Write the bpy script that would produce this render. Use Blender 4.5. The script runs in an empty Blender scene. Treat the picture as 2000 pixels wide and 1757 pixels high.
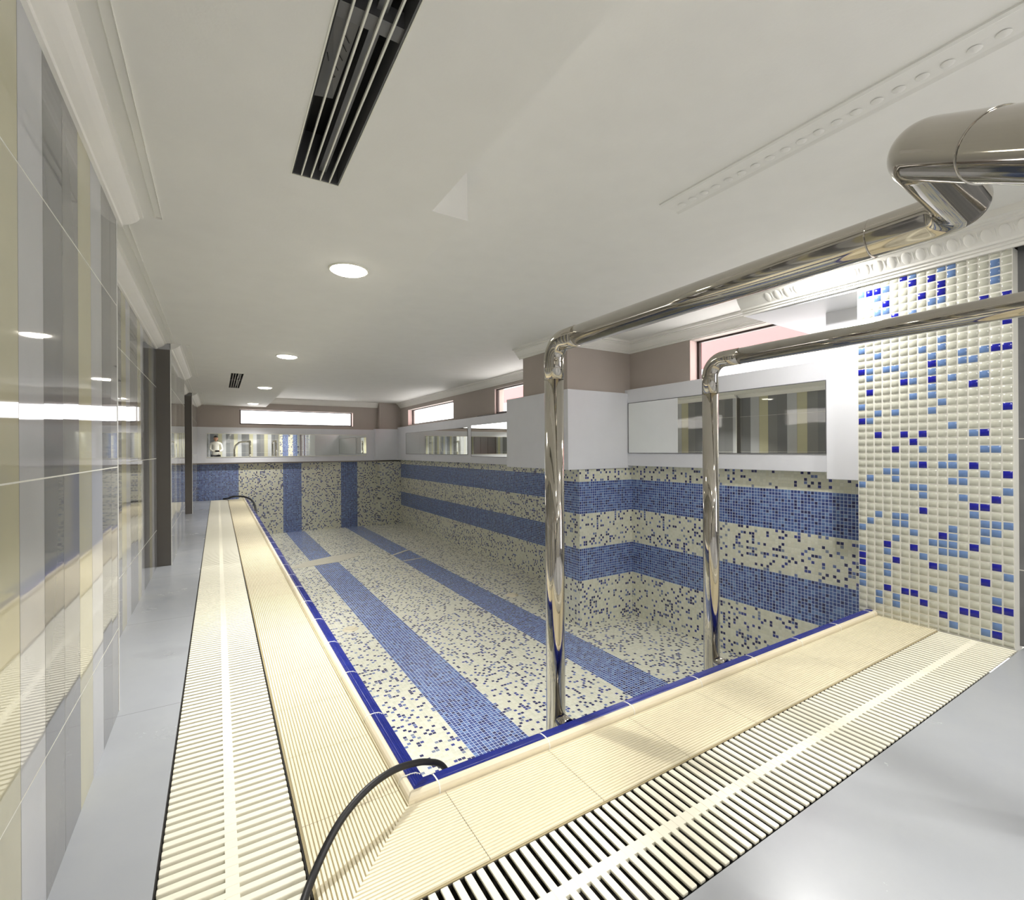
import bpy, bmesh, math, random
from mathutils import Vector, Matrix
PI = math.pi
random.seed(7)
S = bpy.context.scene
COL = S.collection

# ---------------------------------------------------------------- camera
FPX = 939.0
YAW = math.atan(575 / FPX)
cam_d = bpy.data.cameras.new('camera')
cam = bpy.data.objects.new('camera', cam_d); COL.objects.link(cam)
cam_d.sensor_fit = 'HORIZONTAL'; cam_d.sensor_width = 36.0
cam_d.lens = 36.0 * FPX / 2000.0
cam_d.clip_start = 0.01; cam_d.clip_end = 200
cam.matrix_world = (Matrix.Translation((0, 0, 1.0)) @ Matrix.Rotation(-YAW, 4, 'Z')
                    @ Matrix.Rotation(PI / 2, 4, 'X') @ Matrix.Rotation(math.radians(-0.326), 4, 'Z'))
S.camera = cam

# ---------------------------------------------------------------- exposure and sky
S.view_settings.view_transform = 'Standard'
S.view_settings.look = 'None'
S.view_settings.gamma = 1.0
S.view_settings.use_curve_mapping = False
S.view_settings.exposure = 0.80
W = bpy.data.worlds.new('daylight'); S.world = W; W.use_nodes = True
W.node_tree.nodes['Background'].inputs[0].default_value = (1.0, 0.97, 0.96, 1)
W.node_tree.nodes['Background'].inputs[1].default_value = 3.6

# ---------------------------------------------------------------- lamps of the room and added fill lamps (beams under the fittings)
def beam(name, x, y, z, power, size=0.09, spread=175, col=(1.0, 0.985, 0.965)):
    l = bpy.data.lights.new(name, 'AREA'); l.shape = 'DISK'; l.size = size
    l.energy = power; l.color = col; l.spread = math.radians(spread)
    o = bpy.data.objects.new(name, l); COL.objects.link(o); o.location = (x, y, z)
    return o
SOFFIT = 1.955; CEIL = 2.15
DOWN = [(0.595, 2.61), (0.6, 5.3), (0.605, 8.05), (0.605, 10.85), (0.595, -0.1), (0.595, -2.3)]
P_DOWN = [17, 13, 11, 8, 9, 13]
for (x, y), p in zip(DOWN, P_DOWN):
    beam('downlight_beam', x, y, SOFFIT - 0.022, p, spread=115)
HIGH = [(3.06, 1.54, 10), (2.1, 0.1, 9), (3.0, -1.2, 13), (1.8, -2.2, 12)]  # all after the first are unseen lamps added for front fill
for x, y, p in HIGH:
    beam('ceiling_beam', x, y, CEIL - 0.022, p)

# ---------------------------------------------------------------- helpers
def link(name, bm, mats, parent=None, smooth=False):
    me = bpy.data.meshes.new(name)
    bmesh.ops.recalc_face_normals(bm, faces=bm.faces[:])
    bm.to_mesh(me); bm.free()
    if not isinstance(mats, (list, tuple)): mats = [mats]
    for m in mats: me.materials.append(m)
    if smooth:
        for p in me.polygons: p.use_smooth = True
    o = bpy.data.objects.new(name, me); COL.objects.link(o)
    if parent is not None:
        o.parent = parent
        o.location = -parent.location
    return o

def empty(name, loc, label=None, cat=None, group=None):
    o = bpy.data.objects.new(name, None); COL.objects.link(o)
    o.empty_display_size = 0.1; o.location = loc
    if label: o['label'] = label
    if cat: o['category'] = cat
    if group: o['group'] = group
    return o

def tag(o, label, cat, group=None):
    o['label'] = label; o['category'] = cat
    if group: o['group'] = group
    return o

def struct(o, label=None):
    o['kind'] = 'structure'
    if label: o['label'] = label
    return o

def box(bm, x0, x1, y0, y1, z0, z1, mi=0, bev=0.0):
    vs = [bm.verts.new((x, y, z)) for x in (x0, x1) for y in (y0, y1) for z in (z0, z1)]
    f = [(0, 1, 3, 2), (4, 6, 7, 5), (0, 4, 5, 1), (2, 3, 7, 6), (0, 2, 6, 4), (1, 5, 7, 3)]
    fs = []
    for q in f:
        fc = bm.faces.new([vs[i] for i in q]); fc.material_index = mi; fs.append(fc)
    if bev > 0:
        es = list({e for fc in fs for e in fc.edges})
        bmesh.ops.bevel(bm, geom=es, offset=bev, segments=2, affect='EDGES', profile=0.5, material=-1)

def quad(bm, pts, mi=0):
    f = bm.faces.new([bm.verts.new(p) for p in pts]); f.material_index = mi
    return f

def fillet(pts, r, n=10):
    pts = [Vector(p) for p in pts]
    if not isinstance(r, (list, tuple)): r = [r] * len(pts)
    out = [pts[0]]
    for i in range(1, len(pts) - 1):
        a, b, c = pts[i - 1], pts[i], pts[i + 1]
        u = (a - b).normalized(); v = (c - b).normalized()
        ang = u.angle(v)
        t = min(r[i] / math.tan(ang / 2), (a - b).length * 0.49, (c - b).length * 0.49)
        rr = t * math.tan(ang / 2)
        bis = (u + v).normalized()
        cen = b + bis * (rr / math.sin(ang / 2))
        s0 = (b + u * t) - cen; s1 = (b + v * t) - cen
        tot = s0.angle(s1); ax = s0.cross(s1).normalized()
        for k in range(n + 1):
            out.append(cen + Matrix.Rotation(tot * k / n, 3, ax) @ s0)
    out.append(pts[-1])
    return out

def spline(pts, n=8):
    P = [Vector(p) for p in pts]; P = [2 * P[0] - P[1]] + P + [2 * P[-1] - P[-2]]
    out = []
    for i in range(1, len(P) - 2):
        for k in range(n):
            t = k / n
            out.append(0.5 * ((2 * P[i]) + (-P[i - 1] + P[i + 1]) * t + (2 * P[i - 1] - 5 * P[i] + 4 * P[i + 1] - P[i + 2]) * t * t
                              + (-P[i - 1] + 3 * P[i] - 3 * P[i + 1] + P[i + 2]) * t ** 3))
    out.append(P[-2])
    return out

def tube(bm, path, r, seg=32, caps=True):
    path = [Vector(p) for p in path]
    t0 = (path[1] - path[0]).normalized()
    nrm = t0.orthogonal().normalized()
    rings = []
    for i, p in enumerate(path):
        if i == 0: t = (path[1] - path[0]).normalized()
        elif i == len(path) - 1: t = (path[-1] - path[-2]).normalized()
        else: t = ((path[i + 1] - p).normalized() + (p - path[i - 1]).normalized()).normalized()
        nrm = (nrm - t * nrm.dot(t)).normalized()
        bn = t.cross(nrm)
        rad = r[i] if isinstance(r, (list, tuple)) else r
        rings.append([bm.verts.new(p + (nrm * math.cos(2 * PI * k / seg) + bn * math.sin(2 * PI * k / seg)) * rad) for k in range(seg)])
    for a, b in zip(rings, rings[1:]):
        for k in range(seg):
            f = bm.faces.new((a[k], a[(k + 1) % seg], b[(k + 1) % seg], b[k])); f.smooth = True
    if caps:
        bm.faces.new(rings[0][::-1]); bm.faces.new(rings[-1])

def torus_ring(bm, c, axis, R, r, seg=32, n=8):
    c = Vector(c); axis = Vector(axis).normalized(); u = axis.orthogonal().normalized(); v = axis.cross(u)
    rings = []
    for i in range(seg):
        a = 2 * PI * i / seg; d = u * math.cos(a) + v * math.sin(a)
        rings.append([bm.verts.new(c + d * (R + r * math.cos(2 * PI * k / n)) + axis * (r * math.sin(2 * PI * k / n))) for k in range(n)])
    for i in range(seg):
        a, b = rings[i], rings[(i + 1) % seg]
        for k in range(n):
            f = bm.faces.new((a[k], a[(k + 1) % n], b[(k + 1) % n], b[k])); f.smooth = True

def extrude_profile(bm, prof, A, B, out, up=(0, 0, 1), mi=0, mitre=(0, 0), caps=True):
    """prof: list of (o, u) offsets along out / up, swept from A to B; mitre shifts the ends along the run by k*o"""
    A, B, out, up = Vector(A), Vector(B), Vector(out), Vector(up)
    d = (B - A).normalized()
    ra = [bm.verts.new(A + out * o + up * u + d * (mitre[0] * o)) for o, u in prof]
    rb = [bm.verts.new(B + out * o + up * u + d * (mitre[1] * o)) for o, u in prof]
    n = len(prof)
    for i in range(n - 1):
        f = bm.faces.new((ra[i], ra[i + 1], rb[i + 1], rb[i])); f.material_index = mi
    if caps:
        bm.faces.new(ra).material_index = mi; bm.faces.new(rb[::-1]).material_index = mi

def disc(bm, c, r, seg=32, mi=0, normal_down=True):
    f = bm.faces.new([bm.verts.new((c[0] + r * math.cos(2 * PI * k / seg), c[1] + r * math.sin(2 * PI * k / seg), c[2])) for k in range(seg)])
    f.material_index = mi

def wall_x(bm, x0, x1, ya, yb, za, zb, holes, mi=0):
    """wall slab whose plane is constant X; holes = [(y0,y1,z0,z1)] sorted by y"""
    y = ya
    for (h0, h1, g0, g1) in holes:
        if h0 > y: box(bm, x0, x1, y, h0, za, zb, mi)
        if g0 > za: box(bm, x0, x1, h0, h1, za, g0, mi)
        if g1 < zb: box(bm, x0, x1, h0, h1, g1, zb, mi)
        y = h1
    if y < yb: box(bm, x0, x1, y, yb, za, zb, mi)

# ---------------------------------------------------------------- node helper
class NT:
    def __init__(s, name):
        s.m = bpy.data.materials.new(name); s.m.use_nodes = True
        s.t = s.m.node_tree; s.b = s.t.nodes['Principled BSDF']
    def n(s, typ, **kw):
        nd = s.t.nodes.new(typ)
        for k, v in kw.items(): setattr(nd, k, v)
        return nd
    def set(s, sock, v):
        if isinstance(v, (int, float)): sock.default_value = v
        elif isinstance(v, tuple):
            sock.default_value = v if len(v) == len(sock.default_value) else tuple(v) + (1,)
        else: s.t.links.new(v, sock)
    def math(s, op, a, b=0.0, c=0.0):
        nd = s.n('ShaderNodeMath', operation=op)
        s.set(nd.inputs[0], a)
        s.set(nd.inputs[1], b)
        if len(nd.inputs) > 2: s.set(nd.inputs[2], c)
        return nd.outputs[0]
    def mix(s, f, a, b):
        nd = s.n('ShaderNodeMix', data_type='RGBA')
        s.set(nd.inputs[0], f); s.set(nd.inputs[6], a); s.set(nd.inputs[7], b)
        return nd.outputs[2]
    def xyz(s):
        tc = s.n('ShaderNodeTexCoord'); sp = s.n('ShaderNodeSeparateXYZ')
        s.t.links.new(tc.outputs['Object'], sp.inputs[0])
        return sp.outputs[0], sp.outputs[1], sp.outputs[2]
    def coord(s):
        return s.n('ShaderNodeTexCoord').outputs['Object']
    def white(s, a, b, c=0.0):
        cb = s.n('ShaderNodeCombineXYZ'); s.set(cb.inputs[0], a); s.set(cb.inputs[1], b); s.set(cb.inputs[2], c)
        w = s.n('ShaderNodeTexWhiteNoise', noise_dimensions='3D'); s.t.links.new(cb.outputs[0], w.inputs['Vector'])
        return w.outputs['Value'], w.outputs['Color']
    def noise(s, scale, detail=3, rough=0.55, vec=None):
        nd = s.n('ShaderNodeTexNoise'); nd.inputs['Scale'].default_value = scale
        nd.inputs['Detail'].default_value = detail; nd.inputs['Roughness'].default_value = rough
        s.t.links.new(vec if vec is not None else s.coord(), nd.inputs['Vector'])
        return nd.outputs[0]
    def ramp(s, f, stops, interp='LINEAR'):
        nd = s.n('ShaderNodeValToRGB'); cr = nd.color_ramp; cr.interpolation = interp
        while len(cr.elements) < len(stops): cr.elements.new(0.5)
        for e, (p, c) in zip(cr.elements, stops):
            e.position = p; e.color = tuple(c) + (1,) if len(c) == 3 else c
        s.set(nd.inputs[0], f)
        return nd.outputs[0]
    def bump(s, h, strength=0.3, dist=0.002):
        nd = s.n('ShaderNodeBump'); nd.inputs['Strength'].default_value = strength; nd.inputs['Distance'].default_value = dist
        s.set(nd.inputs['Height'], h); s.t.links.new(nd.outputs[0], s.b.inputs['Normal'])
    def col(s, c): s.set(s.b.inputs['Base Color'], c)
    def rough(s, r): s.set(s.b.inputs['Roughness'], r)

def plain(name, col, rough=0.5, metal=0.0, var=0.04, scale=6.0, bump=0.0, bscale=60.0, spec=None):
    k = NT(name)
    f = k.noise(scale, 4)
    lo = tuple(c * (1 - var) for c in col); hi = tuple(min(1, c * (1 + var)) for c in col)
    k.col(k.mix(f, lo, hi)); k.rough(rough); k.b.inputs['Metallic'].default_value = metal
    if spec is not None: k.b.inputs['Specular IOR Level'].default_value = spec
    if bump: k.bump(k.noise(bscale, 3), bump, 0.003)
    return k.m

def srgb(r, g, b):
    f = lambda c: (c / 255 / 12.92) if c / 255 <= 0.04045 else (((c / 255) + 0.055) / 1.055) ** 2.4
    return (f(r), f(g), f(b))

# ---------------------------------------------------------------- materials
M = {}
M['paint'] = plain('ceiling_paint', srgb(236, 235, 230), 0.75, bump=0.12, bscale=90)
M['cornice'] = plain('cornice_plaster', srgb(238, 236, 230), 0.6, bump=0.1, bscale=70)
M['taupe'] = plain('taupe_wall_paint', srgb(178, 168, 160), 0.8, bump=0.1)
M['board'] = plain('white_boxing_paint', srgb(222, 223, 228), 0.45)
M['steel'] = None
M['dark'] = plain('dark_duct', (0.007, 0.007, 0.008), 0.6)
M['duct_grey'] = plain('duct_sheet_metal', (0.16, 0.16, 0.165), 0.45, 0.3, var=0.3)
M['slat_white'] = plain('white_enamel', srgb(235, 234, 222), 0.4)
M['frame'] = plain('window_frame_dark', srgb(58, 44, 40), 0.4)
M['reveal'] = plain('reveal_pink_paint', srgb(214, 190, 184), 0.7)
M['cord'] = plain('black_rubber', (0.006, 0.006, 0.007), 0.5, bump=0.1)
M['door_dark'] = plain('dark_brown_lacquer', srgb(60, 34, 28), 0.3)
M['ret_grey'] = plain('dark_grey_edge_tile', srgb(104, 100, 95), 0.35, var=0.06)
M['bead'] = plain('white_corner_bead', srgb(235, 235, 230), 0.4)
M['pink_ext'] = plain('pink_render', srgb(146, 100, 99), 0.9)
M['glare_ext'] = plain('overexposed_white', srgb(245, 240, 238), 0.9)
M['grate'] = plain('ivory_plastic_grate', srgb(238, 234, 214), 0.35, var=0.03)
M['channel'] = plain('shade_dark_gutter', srgb(24, 20, 13), 0.8)
M['cream_tile'] = plain('cream_glazed_tile', srgb(228, 219, 190), 0.38, var=0.05, scale=9)
M['cream_lip'] = plain('cream_glazed_edge', srgb(228, 217, 190), 0.25, var=0.06, scale=14)
M['joint'] = plain('deck_joint', srgb(164, 151, 116), 0.8)
M['grout_w'] = plain('white_grout', srgb(232, 230, 220), 0.8)
M['skin'] = plain('skin', srgb(196, 146, 118), 0.5)
M['hair'] = plain('dark_hair', srgb(30, 24, 20), 0.5)
M['shirt'] = plain('white_shirt', srgb(225, 222, 215), 0.8)
M['trousers'] = plain('dark_trousers', srgb(40, 40, 46), 0.8)
M['ragged'] = plain('pale_floor_strip', srgb(196, 192, 174), 0.5, var=0.15, scale=20)
M['drain_cream'] = plain('cream_drain_plastic', srgb(214, 206, 180), 0.4)

def steel():
    k = NT('polished_stainless_steel')
    k.col(k.mix(k.noise(3, 3), (0.40, 0.375, 0.33), (0.54, 0.51, 0.46)))
    k.b.inputs['Metallic'].default_value = 1.0
    k.rough(k.math('MULTIPLY_ADD', k.noise(25, 3), 0.05, 0.035))
    return k.m
M['steel'] = steel()

def blue_glaze():
    k = NT('cobalt_glaze')
    k.col(k.mix(k.noise(12, 4), srgb(22, 30, 104), srgb(44, 56, 142)))
    k.rough(0.13)
    return k.m
M['blue'] = blue_glaze()

def mirror():
    k = NT('mirror_silver'); k.col((0.90, 0.92, 0.88)); k.b.inputs['Metallic'].default_value = 1.0; k.rough(0.012)
    return k.m
M['mirror'] = mirror()

def glass():
    k = NT('window_glass'); t = k.t
    out = t.nodes['Material Output']
    tr = t.nodes.new('ShaderNodeBsdfTransparent'); gl = t.nodes.new('ShaderNodeBsdfGlossy'); gl.inputs['Roughness'].default_value = 0.02
    fr = t.nodes.new('ShaderNodeFresnel'); fr.inputs[0].default_value = 1.45
    mx = t.nodes.new('ShaderNodeMixShader')
    ge = t.nodes.new('ShaderNodeNewGeometry')
    front = k.math('MULTIPLY', fr.outputs[0], k.math('SUBTRACT', 1.0, ge.outputs['Backfacing']))
    t.links.new(front, mx.inputs[0]); t.links.new(tr.outputs[0], mx.inputs[1]); t.links.new(gl.outputs[0], mx.inputs[2])
    t.links.new(mx.outputs[0], out.inputs['Surface'])
    return k.m
M['glass'] = glass()

def lamp_mat():
    k = NT('lamp_diffuser'); k.col((1, 1, 1))
    k.b.inputs['Emission Color'].default_value = (1.0, 0.93, 0.80, 1); k.b.inputs['Emission Strength'].default_value = 14.0
    return k.m
M['lamp'] = lamp_mat()

def mosaic(name, axes, bands, p=0.025):
    """25 mm glass mosaic. axes: which two object axes run in the plane; bands: (axis, lo, hi) ranges laid in blue"""
    k = NT(name)
    X = k.xyz()
    u, v = X[axes[0]], X[axes[1]]
    su = k.math('DIVIDE', u, p); sv = k.math('DIVIDE', v, p)
    cu = k.math('FLOOR', su); cv = k.math('FLOOR', sv)
    fu = k.math('ABSOLUTE', k.math('SUBTRACT', k.math('SUBTRACT', su, cu), 0.5))
    fv = k.math('ABSOLUTE', k.math('SUBTRACT', k.math('SUBTRACT', sv, cv), 0.5))
    edge = k.math('MAXIMUM', fu, fv)
    grout = k.math('GREATER_THAN', edge, 0.43)
    r, rc = k.white(cu, cv, 3.0)
    r2, _ = k.white(cu, cv, 11.0)
    # scattered blend: cream with navy, mid blue and grey blue chips
    scat = k.ramp(r, [(0.0, srgb(24, 30, 92)), (0.10, srgb(50, 62, 140)), (0.145, srgb(98, 116, 168)), (0.19, srgb(128, 138, 160)),
                      (0.22, srgb(222, 221, 200)), (0.5, srgb(228, 228, 210)), (0.8, srgb(216, 217, 198))], 'CONSTANT')
    blue = k.ramp(r, [(0.0, srgb(26, 36, 96)), (0.16, srgb(46, 66, 136)), (0.42, srgb(64, 90, 156)), (0.72, srgb(82, 110, 172)), (0.90, srgb(104, 134, 188))], 'CONSTANT')
    mask = None
    for (ax, lo, hi) in bands:
        c = k.math('MULTIPLY', k.math('FLOOR', k.math('DIVIDE', X[ax], p)), p)
        m = k.math('MULTIPLY', k.math('GREATER_THAN', c, lo - p * 0.5), k.math('LESS_THAN', c, hi - p * 0.5))
        mask = m if mask is None else k.math('MAXIMUM', mask, m)
    tile = k.mix(mask, scat, blue) if mask is not None else scat
    gcol = k.mix(mask, srgb(218, 217, 202), srgb(192, 206, 228)) if mask is not None else srgb(218, 217, 202)
    dirt = k.noise(1.1, 4)
    base = k.mix(grout, tile, gcol)
    tint = k.mix(k.math('MULTIPLY', dirt, 0.16), base, srgb(150, 146, 120))
    k.col(tint)
    k.rough(k.math('MULTIPLY_ADD', grout, 0.5, 0.22))
    h = k.math('SUBTRACT', 1.0, k.math('SMOOTH_MAX', k.math('MULTIPLY', k.math('SUBTRACT', edge, 0.36), 8.0), 0.0, 0.2))
    k.bump(h, 0.5, 0.0015)
    return k.m
M['mos_floor'] = mosaic('mosaic_pool_floor', (0, 1), [(0, 1.275, 1.65), (0, 2.55, 2.925)])
M['mos_side'] = mosaic('mosaic_pool_side', (1, 2), [(2, 0.35, 0.675), (2, -0.325, 0.0)])
M['mos_end'] = mosaic('mosaic_pool_end', (0, 2), [(0, -0.6, 0.375), (0, 1.225, 1.60), (0, 2.45, 2.825)])
M['mos_near'] = mosaic('mosaic_pilaster_face', (0, 2), [(2, 0.35, 0.675), (2, -0.325, 0.0)])
M['mos_back'] = mosaic('mosaic_back_pier', (0, 2), [(0, 2.72, 3.0), (0, 3.2, 3.4)], 0.042)

def strip_tiles(name, axis, phase, zoff=-0.057 + 1.0):
    """tall polished porcelain strips, 158 mm wide and 623 mm high"""
    k = NT(name); X = k.xyz(); u = X[axis]; z = X[2]
    w = 0.1585; hgt = 0.623
    su = k.math('DIVIDE', k.math('SUBTRACT', u, phase), w); cu = k.math('FLOOR', su)
    md = k.math('FLOORED_MODULO', cu, 4.0)
    sz = k.math('DIVIDE', k.math('SUBTRACT', z, zoff), hgt); cz = k.math('FLOOR', sz)
    base = k.ramp(k.math('DIVIDE', k.math('ADD', md, 0.5), 4.0),
                  [(0.0, srgb(192, 188, 158)), (0.25, srgb(190, 192, 196)), (0.5, srgb(112, 114, 118)), (0.75, srgb(124, 125, 127))], 'CONSTANT')
    r, rc = k.white(cu, cz, 1.0)
    var = k.mix(k.math('MULTIPLY', r, 0.28), base, srgb(160, 158, 150))
    cloud = k.mix(k.math('MULTIPLY', k.noise(5, 5, 0.6), 0.22), var, srgb(120, 120, 118))
    fu = k.math('ABSOLUTE', k.math('SUBTRACT', k.math('SUBTRACT', su, cu), 0.5))
    fz = k.math('ABSOLUTE', k.math('SUBTRACT', k.math('SUBTRACT', sz, cz), 0.5))
    gv = k.math('GREATER_THAN', fu, 0.493); gh = k.math('GREATER_THAN', fz, 0.4972)
    c = k.mix(gv, cloud, srgb(86, 86, 84)); c = k.mix(gh, c, srgb(214, 214, 204))
    k.col(c); k.rough(k.math('MULTIPLY_ADD', k.math('MAXIMUM', gv, gh), 0.5, 0.035))
    k.b.inputs['Specular IOR Level'].default_value = 0.62
    # every tile is laid very slightly out of plane
    nm = k.n('ShaderNodeVectorMath', operation='MULTIPLY_ADD')
    sub = k.n('ShaderNodeVectorMath', operation='SUBTRACT'); k.t.links.new(rc, sub.inputs[0]); sub.inputs[1].default_value = (0.5, 0.5, 0.5)
    g = k.n('ShaderNodeNewGeometry')
    k.t.links.new(sub.outputs[0], nm.inputs[0]); nm.inputs[1].default_value = (0.010, 0.010, 0.006); k.t.links.new(g.outputs['Normal'], nm.inputs[2])
    nn = k.n('ShaderNodeVectorMath', operation='NORMALIZE'); k.t.links.new(nm.outputs[0], nn.inputs[0])
    k.t.links.new(nn.outputs[0], k.b.inputs['Normal'])
    return k.m
M['strip_a'] = strip_tiles('striped_wall_tiles', 1, 1.142)
M['strip_b'] = strip_tiles('striped_wall_tiles_recess', 1, 3.41)
M['strip_back'] = strip_tiles('striped_wall_tiles_back', 0, 0.02)

def grey_tiles(name, axis, zoff):
    k = NT(name); X = k.xyz()
    su = k.math('DIVIDE', X[axis], 0.6); sz = k.math('DIVIDE', k.math('SUBTRACT', X[2], zoff), 0.66)
    fr = lambda s_: k.math('ABSOLUTE', k.math('SUBTRACT', k.math('FRACT', s_), 0.5))
    g = k.math('GREATER_THAN', k.math('MAXIMUM', fr(su), fr(sz)), 0.4965)
    k.col(k.mix(g, k.mix(k.noise(7, 5), srgb(96, 97, 99), srgb(128, 128, 128)), srgb(214, 212, 200))); k.rough(0.16)
    return k.m
M['grey_tile'] = grey_tiles('dark_grey_wall_tiles', 1, 1.042)

def marble():
    k = NT('grey_marble_floor'); X = k.xyz()
    n1 = k.noise(0.9, 6, 0.62); n2 = k.noise(3.2, 6, 0.65)
    c = k.mix(n1, srgb(172, 175, 180), srgb(138, 142, 148))
    c = k.mix(k.math('MULTIPLY', n2, 0.5), c, srgb(172, 174, 172))
    sm = k.noise(2.3, 3, 0.5)
    spots = k.ramp(sm, [(0.0, (0, 0, 0)), (0.62, (0, 0, 0)), (0.72, (1, 1, 1)), (1.0, (1, 1, 1))])
    c = k.mix(k.math('MULTIPLY', spots, 0.25), c, srgb(112, 114, 118))
    v = k.math('FRACT', k.math('DIVIDE', k.math('SUBTRACT', X[1], 2.33), 1.2))
    line = k.math('LESS_THAN', v, 0.0035)
    c = k.mix(k.math('MULTIPLY', line, 0.55), c, srgb(110, 110, 112))
    k.col(c); k.rough(k.math('MULTIPLY_ADD', n2, 0.16, 0.17))
    return k.m
M['marble'] = marble()
M['c_cream'] = plain('pier_mosaic_cream', srgb(192, 192, 178), 0.22, var=0.06, scale=40)
M['c_light'] = plain('pier_mosaic_light_blue', srgb(104, 132, 178), 0.22, var=0.18, scale=30)
M['c_dark'] = plain('pier_mosaic_cobalt', srgb(26, 30, 148), 0.18, var=0.15, scale=30)

# ================================================================ THE ROOM
XR = 3.83; YF = 11.65; YN = 1.39; XP = 0.535   # pool: right wall, end wall, near wall, left wall
ZF = -0.79                                      # pool floor
# floor: grey marble by the left wall and in front
bm = bmesh.new()
box(bm, -0.6, -0.13, 0.70, YF, -0.12, 0.0)
box(bm, -0.6, 3.5, -3.1, 0.715, -0.12, 0.0)
struct(link('floor', bm, M['marble']), 'grey marble floor strips around the pool deck')

# slab under the cream deck, gutter channel
bm = bmesh.new()
box(bm, -0.13, 0.18, 0.715, YF, -0.22, -0.15)
box(bm, 0.18, 3.36, 0.715, 1.03, -0.22, -0.15)
box(bm, 0.18, 3.36, 1.026, 1.0295, -0.15, -0.006); box(bm, 0.18, 3.36, 0.7155, 0.7185, -0.15, -0.006)  # near-black side plates added, shade of the slat gaps put into their colour
box(bm, 0.1755, 0.1795, 0.72, YF, -0.15, -0.006); box(bm, -0.1295, -0.1265, 0.72, YF, -0.15, -0.006)
struct(link('floor_gutter', bm, M['channel']), 'gutter channel under the ivory grating, gap shade in its dark colour')

# cream grooved deck band, mitred at the corner
def deck_band():
    bm = bmesh.new()
    g0 = -0.0042
    box(bm, 0.18, XP - 0.03, 1.03, YF, -0.12, g0, 1)
    box(bm, XP - 0.04, 3.36, 1.03, YN - 0.03, -0.12, g0 - 0.0005, 1)
    p = 0.0098; n = 27; wtop = 0.0060
    jl = [1.03 + 0.355 + 0.665 * k * 0.5 for k in range(0, 40)]
    jn = [0.565 + 0.37 * k for k in range(0, 9)]
    sy = (0.275 / n) / p
    def ridge(a, b, off, along, first):
        # along 'y': runs in Y at x=off ; along 'x': runs in X at y=off ; the first piece is cut on the mitre
        h = 0.0; w = wtop / 2; sl = 0.0012
        P = [(off - w - sl, g0), (off - w, h), (off + w, h), (off + w + sl, g0)]
        if along == 'y':
            va = [bm.verts.new((x, a + ((x - off) * sy if first else 0), z)) for x, z in P]; vb = [bm.verts.new((x, b, z)) for x, z in P]
        else:
            va = [bm.verts.new((a + ((y - off) / sy if first else 0), y, z)) for y, z in P]; vb = [bm.verts.new((b, y, z)) for y, z in P]
        for i in range(3): bm.faces.new((va[i], va[i + 1], vb[i + 1], vb[i]))
    for i in range(n):
        t = (i + 0.5) / n
        x = 0.185 + (i + 0.5) * p; y = 1.035 + (i + 0.5) * (0.275 / n)
        ys = [y] + [j for j in jl if y < j < YF] + [YF]
        for a, b in zip(ys, ys[1:]): ridge(a + (0.0007 if a != y else 0), b - 0.0007, x, 'y', a == y)
        xs = [x] + [j for j in jn if x < j < 3.36] + [3.36]
        for a, b in zip(xs, xs[1:]): ridge(a + (0.0007 if a != x else 0), b - 0.0007, y, 'x', a == x)
    # smooth rims beside the coping
    box(bm, 0.452, 0.472, 1.310, YF, -0.05, 0.0015)
    return bm
struct(link('floor_deck', deck_band(), [M['cream_tile'], M['joint']]), 'cream finely grooved tile deck band around the pool')

# coping: raised cream lip, blue ribbed glazed top
def coping(bm_c, bm_b, bm_g, A, B, out, mit):
    # out points from the deck towards the pool
    lip = [(0, -0.03), (0, 0.010), (0.003, 0.018), (0.010, 0.0235), (0.018, 0.024), (0.024, 0.021), (0.024, -0.03)]
    extrude_profile(bm_c, lip, A, B, out, mitre=mit)
    blue = [(0.024, -0.03), (0.024, 0.0195)]
    nr = 6
    for i in range(nr):
        o0 = 0.026 + i * 0.0078
        z0 = 0.0235 - 0.0012 * (i - 1) ** 2 * 0.5
        z1 = 0.0235 - 0.0012 * (i) ** 2 * 0.5
        blue += [(o0, z0), (o0 + 0.0030, z0 + 0.0016), (o0 + 0.0060, (z0 + z1) / 2 + 0.0006), (o0 + 0.0072, z1 - 0.0006)]
    blue += [(0.0765, -0.002), (0.079, -0.03), (0.079, -0.09)]
    extrude_profile(bm_b, blue, A, B, out, mitre=mit)
bc, bb, bg = bmesh.new(), bmesh.new(), bmesh.new()
GX = 0.395
# near side
xs = [0.455] + [0.55 + GX * k for k in range(0, 8)] + [3.40]
xs = [x for x in xs if x <= 3.40]
for i, (a, b) in enumerate(zip(xs, xs[1:])):
    coping(bc, bb, bg, (a + (0.0012 if i else 0), 1.312, 0), (b - 0.0012, 1.312, 0), (0, 1, 0), (1 if i == 0 else 0, 0))

ys = [1.312] + [1.40 + GX * k for k in range(0, 26)] + [YF]
for i, (a, b) in enumerate(zip(ys, ys[1:])):
    coping(bc, bb, bg, (0.455, a + (0.0012 if i else 0), 0), (0.455, b - 0.0012, 0), (1, 0, 0), (1 if i == 0 else 0, 0))
gp = [(-0.001, -0.02), (-0.001, 0.010), (0.003, 0.0185), (0.010, 0.0245), (0.024, 0.0255), (0.036, 0.0255), (0.054, 0.0235), (0.068, 0.0145), (0.0775, -0.002), (0.0765, -0.03)]
for x in xs[1:-1]: extrude_profile(bg, gp, (x - 0.0022, 1.312, 0), (x + 0.0022, 1.312, 0), (0, 1, 0))
for y in ys[1:-1]: extrude_profile(bg, gp, (0.455, y - 0.002, 0), (0.455, y + 0.002, 0), (1, 0, 0))
cp = empty('pool_coping', (2.0, 1.35, 0)); struct(cp, 'blue and cream glazed coping along the pool edge')
o = link('cream_lip', bc, M['cream_lip'], cp); o['label'] = 'cream raised outer lip'
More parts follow.
